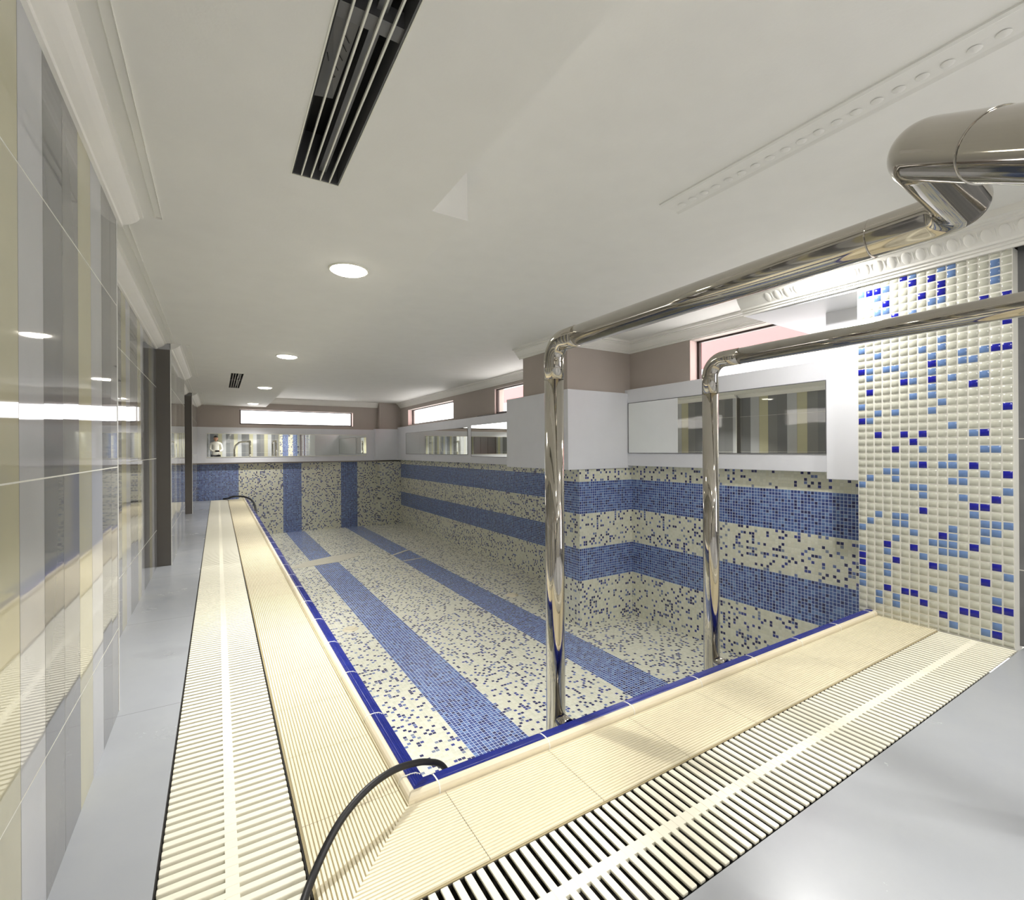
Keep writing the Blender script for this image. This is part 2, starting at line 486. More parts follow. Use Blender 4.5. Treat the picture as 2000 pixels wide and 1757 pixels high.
o = link('blue_edge_tile', bb, M['blue'], cp); o['label'] = 'ribbed cobalt blue edge tiles'
link('grout_joint', bg, M['grout_w'], cp)

# pool shell
bm = bmesh.new(); quad(bm, [(XP, YN, ZF), (XR, YN, ZF), (XR, YF, ZF), (XP, YF, ZF)])
struct(link('pool_floor', bm, M['mos_floor']), 'white and blue mosaic pool floor with two blue lanes')
bm = bmesh.new()
box(bm, XR, XR + 0.17, YN - 0.1, YF, ZF - 0.1, 0.86)
struct(link('wall_pool_right', bm, M['mos_side']), 'mosaic pool wall with two horizontal blue bands')
bm = bmesh.new(); box(bm, -0.6, XR, YF, YF + 0.15, ZF - 0.1, 0.74)
struct(link('wall_pool_far', bm, M['mos_end']), 'mosaic end wall with upright blue bands')
bm = bmesh.new(); box(bm, XP - 0.06, XP, YN - 0.05, YF, ZF - 0.1, -0.05)
struct(link('wall_pool_left', bm, M['mos_side']))
bm = bmesh.new(); box(bm, XP - 0.06, XR, YN - 0.06, YN, ZF - 0.1, -0.05)
struct(link('wall_pool_near', bm, M['mos_near']))
# corner pier at the far right and the mid pilaster
bm = bmesh.new(); box(bm, 3.31, XR + 0.01, 11.48, YF, ZF, 0.74, 0)
struct(link('far_corner_pillar', bm, M['mos_end']), 'narrow mosaic pier in the far right pool corner')
bm = bmesh.new()
quad(bm, [(3.10, 3.77, ZF), (XR, 3.77, ZF), (XR, 3.77, 0.80), (3.10, 3.77, 0.80)], 0)
quad(bm, [(3.10, 3.77, ZF), (3.10, 4.15, ZF), (3.10, 4.15, 0.80), (3.10, 3.77, 0.80)], 1)
quad(bm, [(3.10, 4.15, ZF), (XR, 4.15, ZF), (XR, 4.15, 0.80), (3.10, 4.15, 0.80)], 0)
bm2 = None
struct(link('mosaic_pillar', bm, [M['mos_near'], M['mos_side']]), 'mosaic pilaster with blue bands projecting into the pool')

# pale uneven strip across the pool floor
bm = bmesh.new()
for P in ([(XP + 0.03, 8.0), (1.2, 8.0), (1.65, 8.08), (2.0, 8.33), (2.12, 8.5), (2.1, 8.62), (1.7, 8.60), (1.3, 8.42), (0.9, 8.10), (0.58, 8.04)],
          [(2.5, 8.02), (2.9, 8.33), (3.4, 8.50), (3.4, 8.53), (2.88, 8.38), (2.48, 8.07)], [(2.56, 7.55), (2.95, 7.62), (2.95, 7.65), (2.56, 7.59)]):
    bm.faces.new([bm.verts.new((x, y, ZF + 0.004)) for x, y in P])
r = bmesh.ops.extrude_face_region(bm, geom=bm.faces[:]); bmesh.ops.translate(bm, verts=[v for v in r['geom'] if isinstance(v, bmesh.types.BMVert)], vec=(0, 0, -0.004))
struct(link('trim_1', bm, M['ragged']), 'pale filler strip across the pool floor')

# ---- left wall: striped tiles with shallow recesses
bm = bmesh.new()
box(bm, -0.75, -0.33, -3.1, 2.385, 0.0, 2.2, 0)
box(bm, -0.75, -0.455, 2.385, 5.2, 0.0, 2.2, 1)
box(bm, -0.75, -0.35, 5.2, 7.26, 0.0, 2.2, 0)
box(bm, -0.75, -0.47, 7.26, 9.33, 0.0, 2.2, 1)
box(bm, -0.75, -0.35, 9.33, YF + 0.1, 0.0, 2.2, 0)
struct(link('wall_left', bm, [M['strip_a'], M['strip_b']]), 'left wall of tall polished striped tiles with recesses')
bm = bmesh.new()
box(bm, -0.456, -0.349, 5.194, 5.2, 0.0, 1.90)
box(bm, -0.471, -0.349, 9.324, 9.33, 0.0, 1.90)
struct(link('wall_left_return', bm, M['ret_grey']), 'dark grey side faces of the wall projections')
bm = bmesh.new()
box(bm, -0.336, -0.3285, 2.381, 2.388, 0.0, 1.90)
box(bm, -0.354, -0.348, 5.190, 5.197, 0.0, 1.90)
box(bm, -0.354, -0.348, 9.320, 9.327, 0.0, 1.90)
struct(link('trim_2', bm, M['bead']), 'thin white corner beads on the striped wall')
bm = bmesh.new(); box(bm, -0.47, -0.45, 7.45, 9.15, 0.0, 1.75)
for k in range(3): box(bm, -0.452, -0.445, 7.55 + k * 0.54, 7.98 + k * 0.54, 0.1, 1.65, 0, 0.004)
struct(link('door_1', bm, M['door_dark']), 'dark brown panel door in the far wall recess')

# ---- far wall above the ledge with its window opening
bm = bmesh.new()
y0, y1 = YF - 0.02, YF + 0.17
for (a, b, c, d) in [(-0.6, 0.40, 0.74, 2.2), (2.73, 4.0, 0.74, 2.2), (0.40, 2.73, 0.74, 1.575), (0.40, 2.73, 1.895, 2.2)]:
    box(bm, a, b, y0, y1, c, d)
struct(link('wall_far', bm, M['taupe']), 'taupe far wall above the mirror ledge')
# ---- right wall above the ledge
bm = bmesh.new()
holes = [(1.45, 3.01, 1.60, 2.03), (5.0, 6.78, 1.585, 1.985), (8.39, 10.93, 1.60, 1.955)]
wall_x(bm, XR, XR + 0.17, 0.7, YF + 0.15, 0.86, 2.2, holes)
struct(link('wall_right', bm, M['taupe']), 'taupe right wall with high windows')
bm = bmesh.new(); box(bm, 2.97, XR, 3.79, 4.60, 1.55, 2.15)
struct(link('upper_pillar', bm, M['taupe']), 'taupe pilaster above the white boxing')
bm = bmesh.new(); box(bm, 3.31, XR + 0.01, 11.48, YF, 1.4, 2.15)
struct(link('far_upper_pillar', bm, M['taupe']))

# ---- white boxing (ledge) that carries the mirrors
def boxed(bm, x0, x1, y0, y1, z0, z1): box(bm, x0, x1, y0, y1, z0, z1, 0, 0.004)
bm = bmesh.new()
boxed(bm, 3.755, XR, 1.39, 3.80, 0.825, 1.638)
boxed(bm, 2.945, XR, 3.75, 4.93, 0.80, 1.60)
boxed(bm, 3.752, XR, 4.92, 11.5, 0.775, 1.565)
boxed(bm, 3.20, 3.76, 11.42, YF, 0.775, 1.52)
boxed(bm, -0.47, 3.22, 11.55, YF, 0.768, 1.503)
boxed(bm, 3.60, XR, 1.385, 1.705, 0.785, 1.97)
struct(link('trim_3', bm, M['board']), 'white painted boxing ledge running round the pool walls')

# ---- windows
def window(n, opening, axis, depth, label, mull=None, extra=None):
    a0, a1, z0, z1 = opening
    t = 0.028
    root = empty('window_%d' % n, ((a0 + a1) / 2, YF + depth, z0) if axis == 'x' else (XR + depth, (a0 + a1) / 2, z0))
    struct(root, label)
    bm = bmesh.new()
    def bx(b, p0, p1, q0, q1, d0=-0.02, d1=0.02):
        if axis == 'x': box(b, p0, p1, YF + depth + d0, YF + depth + d1, q0, q1, 0, 0.003)
        else: box(b, XR + depth + d0, XR + depth + d1, p0, p1, q0, q1, 0, 0.003)
    bx(bm, a0, a1, z0, z0 + t); bx(bm, a0, a1, z1 - t * 0.6, z1); bx(bm, a0, a0 + t, z0, z1); bx(bm, a1 - t, a1, z0, z1)
    if mull:
        for mpos in mull: bx(bm, mpos - 0.02, mpos + 0.02, z0, z1)
    link('frame', bm, M['frame'], root)
    bm = bmesh.new(); bx(bm, a0 + 0.01, a1 - 0.01, z0 + 0.01, z1 - 0.01, -0.003, 0.003)
    link('pane', bm, M['glass'], root)
    # painted reveal lining
    bm = bmesh.new()
    if axis == 'y': box(bm, XR - 0.002, XR + depth - 0.02, a1 - 0.004, a1, z0, z1)
    else:
        box(bm, a1 - 0.004, a1, YF - 0.022, YF + depth - 0.02, z0, z1)
    link('reveal', bm, M['reveal'], root)
    return root
window(1, (0.40, 2.73, 1.575, 1.895), 'x', 0.12, 'long narrow window in the far wall')
window(2, (8.39, 10.93, 1.60, 1.955), 'y', 0.12, 'far window on the right wall')
wA = window(3, (5.0, 6.78, 1.585, 1.985), 'y', 0.05, 'middle window on the right wall above the white box')
bm = bmesh.new(); box(bm, XR - 0.03, XR + 0.01, 6.3, 7.35, 1.565, 1.585); link('sill', bm, M['frame'], wA)
window(4, (1.45, 3.01, 1.60, 2.03), 'y', 0.12, 'near window on the right wall beside the mosaic column')

# neighbouring house seen through the windows
bm = bmesh.new()
box(bm, 9.2, 9.5, -6.0, 16.0, 2.75, 7.0)
o = struct(link('exterior_wall', bm, M['pink_ext']), 'pink rendered neighbouring house outside the windows')
bm = bmesh.new(); box(bm, 9.1, 9.4, -6.0, 16.0, -1.0, 2.75, 0, 0.01)  # added white wall, overexposed brightness put into its colour
struct(link('exterior_glare_wall', bm, M['glare_ext']), 'added white wall for the overexposed lower view outside')

# ---- ceilings
EN, EF = 0.735, 0.892
V1 = (0.222, 0.375, 0.5, 1.80); V2 = (0.145, 0.282, 6.76, 8.32)
bm = bmesh.new()
box(bm, -0.8, 4.1, -3.2, YF + 0.2, CEIL, CEIL + 0.1)
box(bm, -0.8, EN, -3.2, 0.5, SOFFIT, CEIL)
box(bm, -0.8, V1[0], 0.5, 1.80, SOFFIT, CEIL); box(bm, V1[1], EN, 0.5, 1.80, SOFFIT, CEIL)
box(bm, -0.8, EF, 1.80, V2[2], SOFFIT, CEIL)
box(bm, -0.8, V2[0], V2[2], V2[3], SOFFIT, CEIL); box(bm, V2[1], EF, V2[2], V2[3], SOFFIT, CEIL)
box(bm, -0.8, EF, V2[3], YF + 0.2, SOFFIT, CEIL)
struct(link('ceiling', bm, M['paint']), 'white painted ceiling with a lowered soffit on the left')

# beam head beside the mosaic column, underside drops slightly to the window
bm = bmesh.new()
P = [(3.36, 1.39, 1.965), (3.36, 2.15, 1.985), (3.95, 1.98, 1.89), (3.95, 1.39, 1.88)]
Q = [(p[0], p[1], CEIL) for p in P]
vp = [bm.verts.new(p) for p in P]; vq = [bm.verts.new(p) for p in Q]
bm.faces.new(vp); bm.faces.new(vq[::-1])
for i in range(4): bm.faces.new((vp[i], vp[(i + 1) % 4], vq[(i + 1) % 4], vq[i]))
struct(link('ceiling_beam_box', bm, M['board']), 'white beam box over the near window')
bpy.data.objects['ceiling_beam_box'].name = 'window_beam'

# ---- cornices
lp = [(0, 0), (0.010, 0.002), (0.013, 0.010), (0.024, 0.014), (0.040, 0.022), (0.054, 0.032), (0.062, 0.041), (0.065, 0.048), (0.076, 0.050), (0.078, 0.057), (0, 0.057)]
def left_cornice(bm, x, ya, yb):
    s = 1.0
    extrude_profile(bm, [(o, u) for o, u in lp], (x, ya, 1.898), (x, yb, 1.898), (1, 0, 0))
    extrude_profile(bm, [(0.118, 0.050), (0.118, 0.0575), (0.142, 0.0575), (0.142, 0.050)], (x, ya, 1.898), (x, yb - 0.03, 1.898), (1, 0, 0))
bm = bmesh.new()
left_cornice(bm, -0.33, -3.1, 2.45); left_cornice(bm, -0.455, 2.40, 5.2)
left_cornice(bm, -0.35, 5.19, 7.30); left_cornice(bm, -0.47, 7.26, 9.33); left_cornice(bm, -0.35, 9.32, YF - 0.02)
struct(link('trim_4', bm, M['cornice']), 'white plaster cornice along the striped wall')

rp = [(0, 0), (0.018, 0.0), (0.020, 0.016), (0.030, 0.018), (0.030, 0.032), (0.044, 0.034), (0.047, 0.046), (0.058, 0.058), (0.080, 0.085),
      (0.095, 0.110), (0.100, 0.124), (0.118, 0.126), (0.120, 0.140), (0.150, 0.143), (0.152, 0.18), (0, 0.18)]
def egg(bm, c, out, along, w, h, d):
    """one raised egg on the cove of the cornice"""
    out, along, c = Vector(out), Vector(along), Vector(c)
    slope = (out * 0.55 + Vector((0, 0, -1)) * 0.62).normalized()
    upv = (out * 0.62 + Vector((0, 0, 1)) * 0.55).normalized()
    N, R = 16, 4
    rings = []
    for j in range(R):
        t = j / R; s = math.cos(t * PI / 2); hgt = math.sin(t * PI / 2)
        rings.append([bm.verts.new(c + along * (w / 2 * s * math.cos(2 * PI * k / N)) + upv * (h / 2 * s * math.sin(2 * PI * k / N)) + slope * (d * hgt)) for k in range(N)])
    top = bm.verts.new(c + slope * d)
    for a, b in zip(rings, rings[1:]):
        for k in range(N): bm.faces.new((a[k], a[(k + 1) % N], b[(k + 1) % N], b[k])).smooth = True
    for k in range(N): bm.faces.new((rings[-1][k], rings[-1][(k + 1) % N], top)).smooth = True
bm = bmesh.new()
sc = (CEIL - 1.985) / 0.18
extrude_profile(bm, [(o, u * sc) for o, u in rp], (3.36, -3.0, 1.985), (3.36, 2.15, 1.985), (-1, 0, 0))
for k in range(44):
    y = 1.93 - k * 0.066
    egg(bm, (3.36 - 0.066, y, 1.985 + 0.073 * sc), (-1, 0, 0), (0, 1, 0), 0.048, 0.098, 0.0075)
    egg(bm, (3.36 - 0.066, y - 0.033, 1.985 + 0.073 * sc), (-1, 0, 0), (0, 1, 0), 0.006, 0.085, 0.005)
struct(link('trim_5', bm, M['cornice']), 'egg and dart cornice over the mosaic column')
# plain cornice on the right wall, pilaster and far wall
bm = bmesh.new()
s2 = (CEIL - 2.035) / 0.18
pr = [(o * 0.7, u * s2) for o, u in rp]
extrude_profile(bm, pr, (XR, 2.15, 2.035), (XR, 3.79, 2.035), (-1, 0, 0))
extrude_profile(bm, pr, (2.90, 3.79, 2.035), (XR, 3.79, 2.035), (0, -1, 0))
extrude_profile(bm, pr, (2.97, 3.72, 2.035), (2.97, 4.66, 2.035), (-1, 0, 0))
extrude_profile(bm, pr, (XR, 4.6, 2.035), (XR, YF, 2.035), (-1, 0, 0))
extrude_profile(bm, pr, (EF, YF - 0.02, 2.035), (XR, YF - 0.02, 2.035), (0, -1, 0))
struct(link('trim_6', bm, M['cornice']), 'plain cornice over the pool windows')
# flat moulding with small eggs laid on the near ceiling
bm = bmesh.new()
extrude_profile(bm, [(-0.085, 0), (-0.085, -0.006), (-0.072, -0.009), (-0.062, -0.004), (-0.02, -0.006), (0.03, -0.010), (0.045, -0.016), (0.055, -0.016), (0.058, 0)],
                (1.86, -3.0, CEIL), (1.86, 1.56, CEIL), (1, 0, 0))
for k in range(60):
    y = 1.50 - k * 0.06
    vs = [bm.verts.new((1.86 + 0.012 * math.cos(a * PI / 5) * 1.6, y + 0.018 * math.sin(a * PI / 5), CEIL - 0.008)) for a in range(10)]
    tp = bm.verts.new((1.86, y, CEIL - 0.016))
    for a in range(10): bm.faces.new((vs[a], vs[(a + 1) % 10], tp)).smooth = True
struct(link('trim_7', bm, M['paint']), 'faint flat moulding on the near ceiling')

# ---- mosaic column (42 mm glass tiles)
CD= [(0, -20), (0, -4), (0, 4), (0, 11), (0, 17), (1, -23), (1, -20), (1, -15), (1, -7), (1, 11), (2, -17), (2, -8), (2, 1), (3, -21), (3, -13), (3, -8), (3, -3), (3, 7), (4, -21), (6, -22), (6, -12), (6, 19), (6, 20), (7, -16), (7, 8), (7, 10), (7, 21), (8, -21), (8, -9), (8, -3), (8, 1), (8, 19), (9, -20), (9, -14), (9, 0), (9, 21), (10, -20), (10, 1), (10, 8), (10, 22), (11, -16), (11, -1), (11, 17), (12, -20), (12, -14), (12, 19), (13, 1), (13, 21), (14, 7), (14, 21), (15, -17), (15, -16), (15, 3), (15, 10)]
CL= [(0, -16), (0, -10), (0, -6), (1, -22), (1, -19), (1, -11), (1, -10), (1, -1), (1, 19), (1, 20), (1, 21), (2, -23), (2, -12), (2, -11), (2, -10), (2, -4), (2, -1), (2, 8), (3, -9), (3, 1), (3, 10), (4, -18), (4, -17), (4, -14), (4, -7), (4, -5), (4, -4), (4, 10), (4, 11), (5, -23), (5, -19), (5, -14), (5, -13), (5, -12), (5, -11), (5, -5), (5, -3), (5, -2), (5, 2), (5, 8), (5, 21), (5, 22), (6, -16), (6, -14), (6, -13), (6, -3), (6, 5), (6, 12), (6, 13), (6, 18), (6, 22), (7, -19), (7, -13), (7, 4), (7, 6), (7, 7), (7, 9), (7, 11), (7, 18), (8, -15), (8, -7), (8, -6), (8, -1), (8, 12), (9, -12), (9, -6), (9, -3), (9, 6), (9, 8), (9, 17), (9, 22), (10, -11), (10, -10), (10, 9), (11, -22), (11, -21), (11, -13), (11, -11), (11, -10), (11, -5), (11, -4), (11, 4), (11, 10), (12, -18), (12, -17), (12, -15), (12, -4), (12, 10), (12, 18), (12, 21), (13, -22), (13, -21), (13, -10), (13, 4), (13, 12), (13, 18), (13, 20), (14, -11), (14, -5), (14, 3), (14, 9), (14, 10), (15, -20), (15, -19), (15, -18), (15, -15), (15, -12), (15, -6), (15, 5), (15, 13), (15, 21)]
CD = set(CD); CL = set(CL)
CY0, CY1 = 0.732, 1.410; CX = 3.36; PZ = 0.0428; Z0 = 1.0 + 0.01177
def tile(bm, y0, y1, z0, z1, x, mi, th=0.0035, b=0.0032):
    v = [bm.verts.new(p) for p in [(x, y0, z0), (x, y1, z0), (x, y1, z1), (x, y0, z1)]]
    w = [bm.verts.new(p) for p in [(x - th, y0 + b, z0 + b), (x - th, y1 - b, z0 + b), (x - th, y1 - b, z1 - b), (x - th, y0 + b, z1 - b)]]
    for i in range(4):
        f = bm.faces.new((v[i], v[(i + 1) % 4], w[(i + 1) % 4], w[i])); f.material_index = mi; f.smooth = True
    f = bm.faces.new(w); f.material_index = mi; f.smooth = True
bm = bmesh.new()
box(bm, CX, XR, CY0, CY1, -0.05, 1.99, 0)
rng = random.Random(5)
pw = (CY1 - CY0) / 16
for r in range(-24, 23):
    for c in range(16):
        z0 = Z0 + r * PZ; z1 = z0 + PZ
        z0 = max(z0, 0.001)
        y0 = CY0 + c * pw; y1 = y0 + pw
        mi = 3 if (c, r) in CD else 2 if (c, r) in CL else 1
        if 10 <= r <= 17 and mi == 1 and rng.random() < 0.07: mi = rng.choice((2, 2, 3))
        jt = [rng.uniform(-0.0007, 0.0007) for _ in range(4)]
        g = 0.0034
        tile(bm, y0 + g + jt[0], y1 - g + jt[1], z0 + g + jt[2], min(z1, 1.985) - g + jt[3], CX - 0.0002, mi)
struct(link('mosaic_column', bm, [M['grout_w'], M['c_cream'], M['c_light'], M['c_dark']]), 'column faced in cream glass mosaic with scattered blue tiles')
# grey tiled wall beyond the column, back wall
bm = bmesh.new(); wall_x(bm, 3.44, 3.9, -3.1, 0.732, 0.0, 2.2, [(-2.8, -0.5, 0.35, 2.0)])  # opening for the added fill light from the side
struct(link('wall_right_near', bm, M['grey_tile']), 'dark grey large tile wall right of the column')
bm = bmesh.new(); box(bm, -0.4, 2.6, -3.2, -3.0, 0, 2.2, 0); box(bm, 2.6, 3.5, -3.2, -2.98, 0, 2.2, 1)
struct(link('wall_back', bm, [M['strip_back'], M['mos_back']]), 'back wall behind the camera')

# ================================================================ THINGS
# unseen side window, added to light ceiling and room from behind the viewer
def fill_window():
    root = empty('window_5', (3.5, -1.65, 0.35)); struct(root, 'added unseen window for fill light behind the photographer')
    bm = bmesh.new(); t = 0.04
    for q in [(-2.8, -0.5, 0.35, 0.35 + t), (-2.8, -0.5, 2.0 - t, 2.0), (-2.8, -2.8 + t, 0.35, 2.0), (-0.5 - t, -0.5, 0.35, 2.0), (-1.67, -1.63, 0.35, 2.0)]:
        box(bm, 3.52, 3.56, q[0], q[1], q[2], q[3], 0, 0.003)
    link('frame', bm, M['frame'], root)
    bm = bmesh.new(); box(bm, 3.537, 3.543, -2.78, -0.52, 0.37, 1.98); link('pane', bm, M['glass'], root)
fill_window()
# ---- mirrors
def mirror_y(ya, yb, za, zb, label):
    x = 3.7535 if ya < 4 else 3.7505
    root = empty('wall_mirror', (x, (ya + yb) / 2, za), label, 'mirror')
    bm = bmesh.new(); box(bm, x - 0.003, x + 0.004, ya, yb, za, zb); link('mirror_glass', bm, M['mirror'], root)
    bm = bmesh.new(); t = 0.006
    for (p, q, r_, s_) in [(ya - t, yb + t, za - t, za), (ya - t, yb + t, zb, zb + t), (ya - t, ya, za, zb), (yb, yb + t, za, zb)]:
        box(bm, x - 0.005, x + 0.004, p, q, r_, s_)
    link('edge_strip', bm, M['duct_grey'], root)
mirror_y(1.78, 3.735, 0.964, 1.488, 'long low mirror on the right wall reflecting striped tiles, beside the column')
mirror_y(7.62, 10.85, 0.925, 1.400, 'far right wall mirror next to the corner, left of a dark mirror')
mirror_y(5.0, 7.47, 0.895, 1.425, 'dark looking mirror partly behind the white box')
root = empty('wall_mirror', (1.4, 11.55, 0.9), 'long low mirror on the far wall under the narrow window', 'mirror')
bm = bmesh.new(); box(bm, -0.18, 3.01, 11.543, 11.551, 0.895, 1.365); link('mirror_glass', bm, M['mirror'], root)
bm = bmesh.new(); box(bm, -0.19, 3.02, 11.541, 11.551, 0.885, 0.895); box(bm, -0.19, 3.02, 11.541, 11.551, 1.365, 1.375)
link('edge_strip', bm, M['slat_white'], root)

# ---- downlights
def downlight(x, y, z, label, r=0.09):
    root = empty('ceiling_light', (x, y, z), label, 'ceiling light', 'round recessed downlights in the soffit')
    bm = bmesh.new(); torus_ring(bm, (x, y, z), (0, 0, 1), r + 0.006, 0.007, 40, 10); link('trim_ring', bm, M['slat_white'], root)
    bm = bmesh.new()
    prev = None
    for j in range(5):
        t = j / 4; rr = r * math.cos(t * 0.9); zz = z - 0.004 - 0.012 * math.sin(t * PI / 2)
        ring = [bm.verts.new((x + rr * math.cos(2 * PI * k / 32), y + rr * math.sin(2 * PI * k / 32), zz)) for k in range(32)]
        if prev:
            for k in range(32): bm.faces.new((prev[k], prev[(k + 1) % 32], ring[(k + 1) % 32], ring[k]))
        prev = ring
    bm.faces.new(prev)
    link('diffuser', bm, M['lamp'], root)
for (x, y), lab in zip(DOWN, ['large bright round downlight, nearest of the four in the soffit row', 'second nearest round downlight in the soffit row',
                              'third round downlight in the soffit row, right of the small vent', 'smallest and farthest downlight, just above the far window',
                              None, None]):
    if lab: downlight(x, y, SOFFIT, lab)
    else: downlight(x, y, SOFFIT, 'round soffit downlight just behind the photographer' if y > -1 else 'round soffit downlight near the back wall')
for x, y, p in HIGH:
    downlight(x, y, CEIL, {1.54: 'round downlight hidden above the big steel rail beside the column', 0.1: 'added unseen fill downlight above the front marble', -1.2: 'added unseen fill downlight by the fill light opening behind the viewer', -2.2: 'added unseen fill downlight near the striped back wall'}[y])

# ---- ceiling vents
def vent(V, label, bars, nsl):
    x0, x1, y0, y1 = V
    root = empty('ceiling_vent', ((x0 + x1) / 2, (y0 + y1) / 2, SOFFIT), label, 'air vent')
    bm = bmesh.new(); t = 0.004; H = 0.16
    box(bm, x0, x0 + t, y0, y1, SOFFIT + 0.001, SOFFIT + H, 0); box(bm, x1 - t, x1, y0, y1, SOFFIT + 0.001, SOFFIT + H, 1)
    box(bm, x0, x1, y0, y0 + t, SOFFIT + 0.001, SOFFIT + H, 0); box(bm, x0, x1, y1 - t, y1, SOFFIT + 0.001, SOFFIT + H, 1)
    box(bm, x0, x1, y0, y1, SOFFIT + H, SOFFIT + H + 0.005, 0)
    link('duct', bm, [M['dark'], M['duct_grey']], root)
    for b in bars:
        bm = bmesh.new(); box(bm, x0 + 0.003, x1 - 0.003, b - 0.022, b + 0.022, SOFFIT + 0.012, SOFFIT + 0.05); link('cross_bar', bm, M['duct_grey'], root)
    bm = bmesh.new(); box(bm, x0 + 0.085, x0 + 0.110, y0 + 0.01, y1 - 0.01, SOFFIT + 0.03, SOFFIT + 0.10); link('damper', bm, M['duct_grey'], root)
    for k in range(nsl):
        x = x0 + (x1 - x0) * (k + 1) / (nsl + 1)
        bm = bmesh.new(); box(bm, x - 0.0022, x + 0.0022, y0, y1, SOFFIT + 0.0, SOFFIT + 0.009); link('slat', bm, M['slat_white'], root)
    bm = bmesh.new(); e = 0.004
    for q in [(x0 - e, x0, y0 - e, y1 + e), (x1, x1 + e, y0 - e, y1 + e), (x0, x1, y0 - e, y0), (x0, x1, y1, y1 + e)]:
        box(bm, q[0], q[1], q[2], q[3], SOFFIT - 0.002, SOFFIT + 0.004)
    link('rim', bm, M['slat_white'], root)
    return root
v1 = vent(V1, 'long black slot vent with four thin white slats in the near soffit', [1.09], 4)
bm = bmesh.new(); quad(bm, [(0.226, 1.12, 1.985), (0.282, 1.12, 1.975), (0.282, 1.42, 1.995), (0.226, 1.42, 1.985)])
r = bmesh.ops.extrude_face_region(bm, geom=bm.faces[:]); bmesh.ops.translate(bm, verts=[v for v in r['geom'] if isinstance(v, bmesh.types.BMVert)], vec=(0, 0, 0.003))
lt = link('liner_sheet', bm, M['duct_grey'], v1)
bm = bmesh.new()
for (xa, ya, xb, yb) in [(0.262, 1.17, 0.274, 1.185), (0.262, 1.20, 0.274, 1.215), (0.260, 1.235, 0.272, 1.25), (0.258, 1.275, 0.270, 1.29), (0.258, 1.31, 0.268, 1.318), (0.262, 1.325, 0.268, 1.318), (0.236, 1.25, 0.244, 1.275)]:
    za = 1.985 - (xa - 0.226) * 0.17 + (ya - 1.12) * 0.033 - 0.0012; zb = 1.985 - (xb - 0.226) * 0.17 + (yb - 1.12) * 0.033 - 0.0012
    tube(bm, [(xa, ya, za), (xb, yb, zb)], 0.0011, 6)
link('ink_mark', bm, M['dark'], lt).location = (0, 0, 0)
vent(V2, 'small black vent in the soffit left of the far downlights', [7.5], 4)

# ---- handrails
RD = 0.0365
def stainless(name, path, parent, r=RD):
    bm = bmesh.new(); tube(bm, path, r, 40); return link(name, bm, M['steel'], parent)
def collar(parent, c, axis, r=RD):
    bm = bmesh.new(); torus_ring(bm, c, axis, r, 0.0013, 40, 8); link('collar', bm, M['steel'], parent)
def handrail(x, label, zr, near_path, filr):
    py = 1.472
    root = empty('handrail', (x, py, -0.1), label, 'handrail', 'polished steel handrails at the pool edge')
    stainless('post', [(x, py, -0.13), (x, py, 1.265)], root)
    arc = fillet([(x, py, 1.265), (x, py, zr), (x, py - (zr - 1.265), zr)], 0.118, 40)
    stainless('elbow', arc, root, RD * 1.02)
    collar(root, (x, py, 1.268), (0, 0, 1)); collar(root, (x, py, 1.305), (0, 0, 1)); collar(root, (x, py - (zr - 1.265), zr), (0, 1, 0))
    bm = bmesh.new(); tube(bm, [(x, py, -0.012), (x, YN + 0.003, -0.012)], 0.027, 32); link('wall_stub', bm, M['steel'], root)
    pts = [(x, py - (zr - 1.265), zr)] + near_path
    path = fillet(pts, filr, 36)
    stainless('rail', path, root)
    return root
handrail(1.09, 'thick polished steel handrail left of the pair, bending back towards the viewer', 1.405,
         [(1.088, 0.29, 1.408), (0.782, 0.258, 1.389), (0.632, 0.053, 1.242), (0.60, -0.05, 1.1), (0.60, -0.05, 0.0)], 0.055)
handrail(2.02, 'polished steel handrail right of the pair, in front of the mosaic column', 1.42,
         [(2.02, 0.1, 1.42), (2.02, 0.1, 0.0)], 0.12)
rr = bpy.data.objects['handrail']
collar(rr, (1.088, 0.43, 1.4065), (0, 1, 0))
d = Vector((-0.15, -0.205, -0.147)).normalized()
collar(rr, Vector((0.782, 0.258, 1.389)) + d * 0.125, d)

# ---- gutter gratings: ivory slats interlocked at a centre spine
def grating(name, label, run0, run1, w0, w1, axis):
    root = empty(name, ((w0 + w1) / 2, (run0 + run1) / 2, 0) if axis == 'y' else ((run0 + run1) / 2, (w0 + w1) / 2, 0), label, 'drain grating')
    p = 0.0305; n = int((run1 - run0) / p)
    bm = bmesh.new()
    wc = (w0 + w1) / 2
    def bx(b, r0, r1, a0, a1, z0, z1, bev=0.0):
        if axis == 'y': box(b, a0, a1, r0, r1, z0, z1, 0, bev)
        else: box(b, r0, r1, a0, a1, z0, z1, 0, bev)
    for i in range(n):
        r = run0 + (i + 0.5) * p
        far = r > 5
        bx(bm, r - 0.0092, r + 0.0092, w0 + 0.004, w1 - 0.004, -0.014 if axis == 'y' else -0.008, 0.0, 0 if far else 0.0022)
    link('slats', bm, M['grate'], root)['kind'] = 'stuff'
    bm = bmesh.new()
    for i in range(n - 1):
        r = run0 + (i + 1.0) * p
        bx(bm, r - 0.0068, r + 0.0068, wc - 0.014, wc + 0.014, -0.012, -0.0010)
    link('spine', bm, M['grate'], root)
grating('drain_grating', 'ivory slatted gutter grating running along the left marble strip', 0.73, YF - 0.03, -0.128, 0.177, 'y')
grating('drain_grating', 'ivory slatted gutter grating across the front between cream deck and marble', 0.178, 3.355, 0.718, 1.028, 'x')

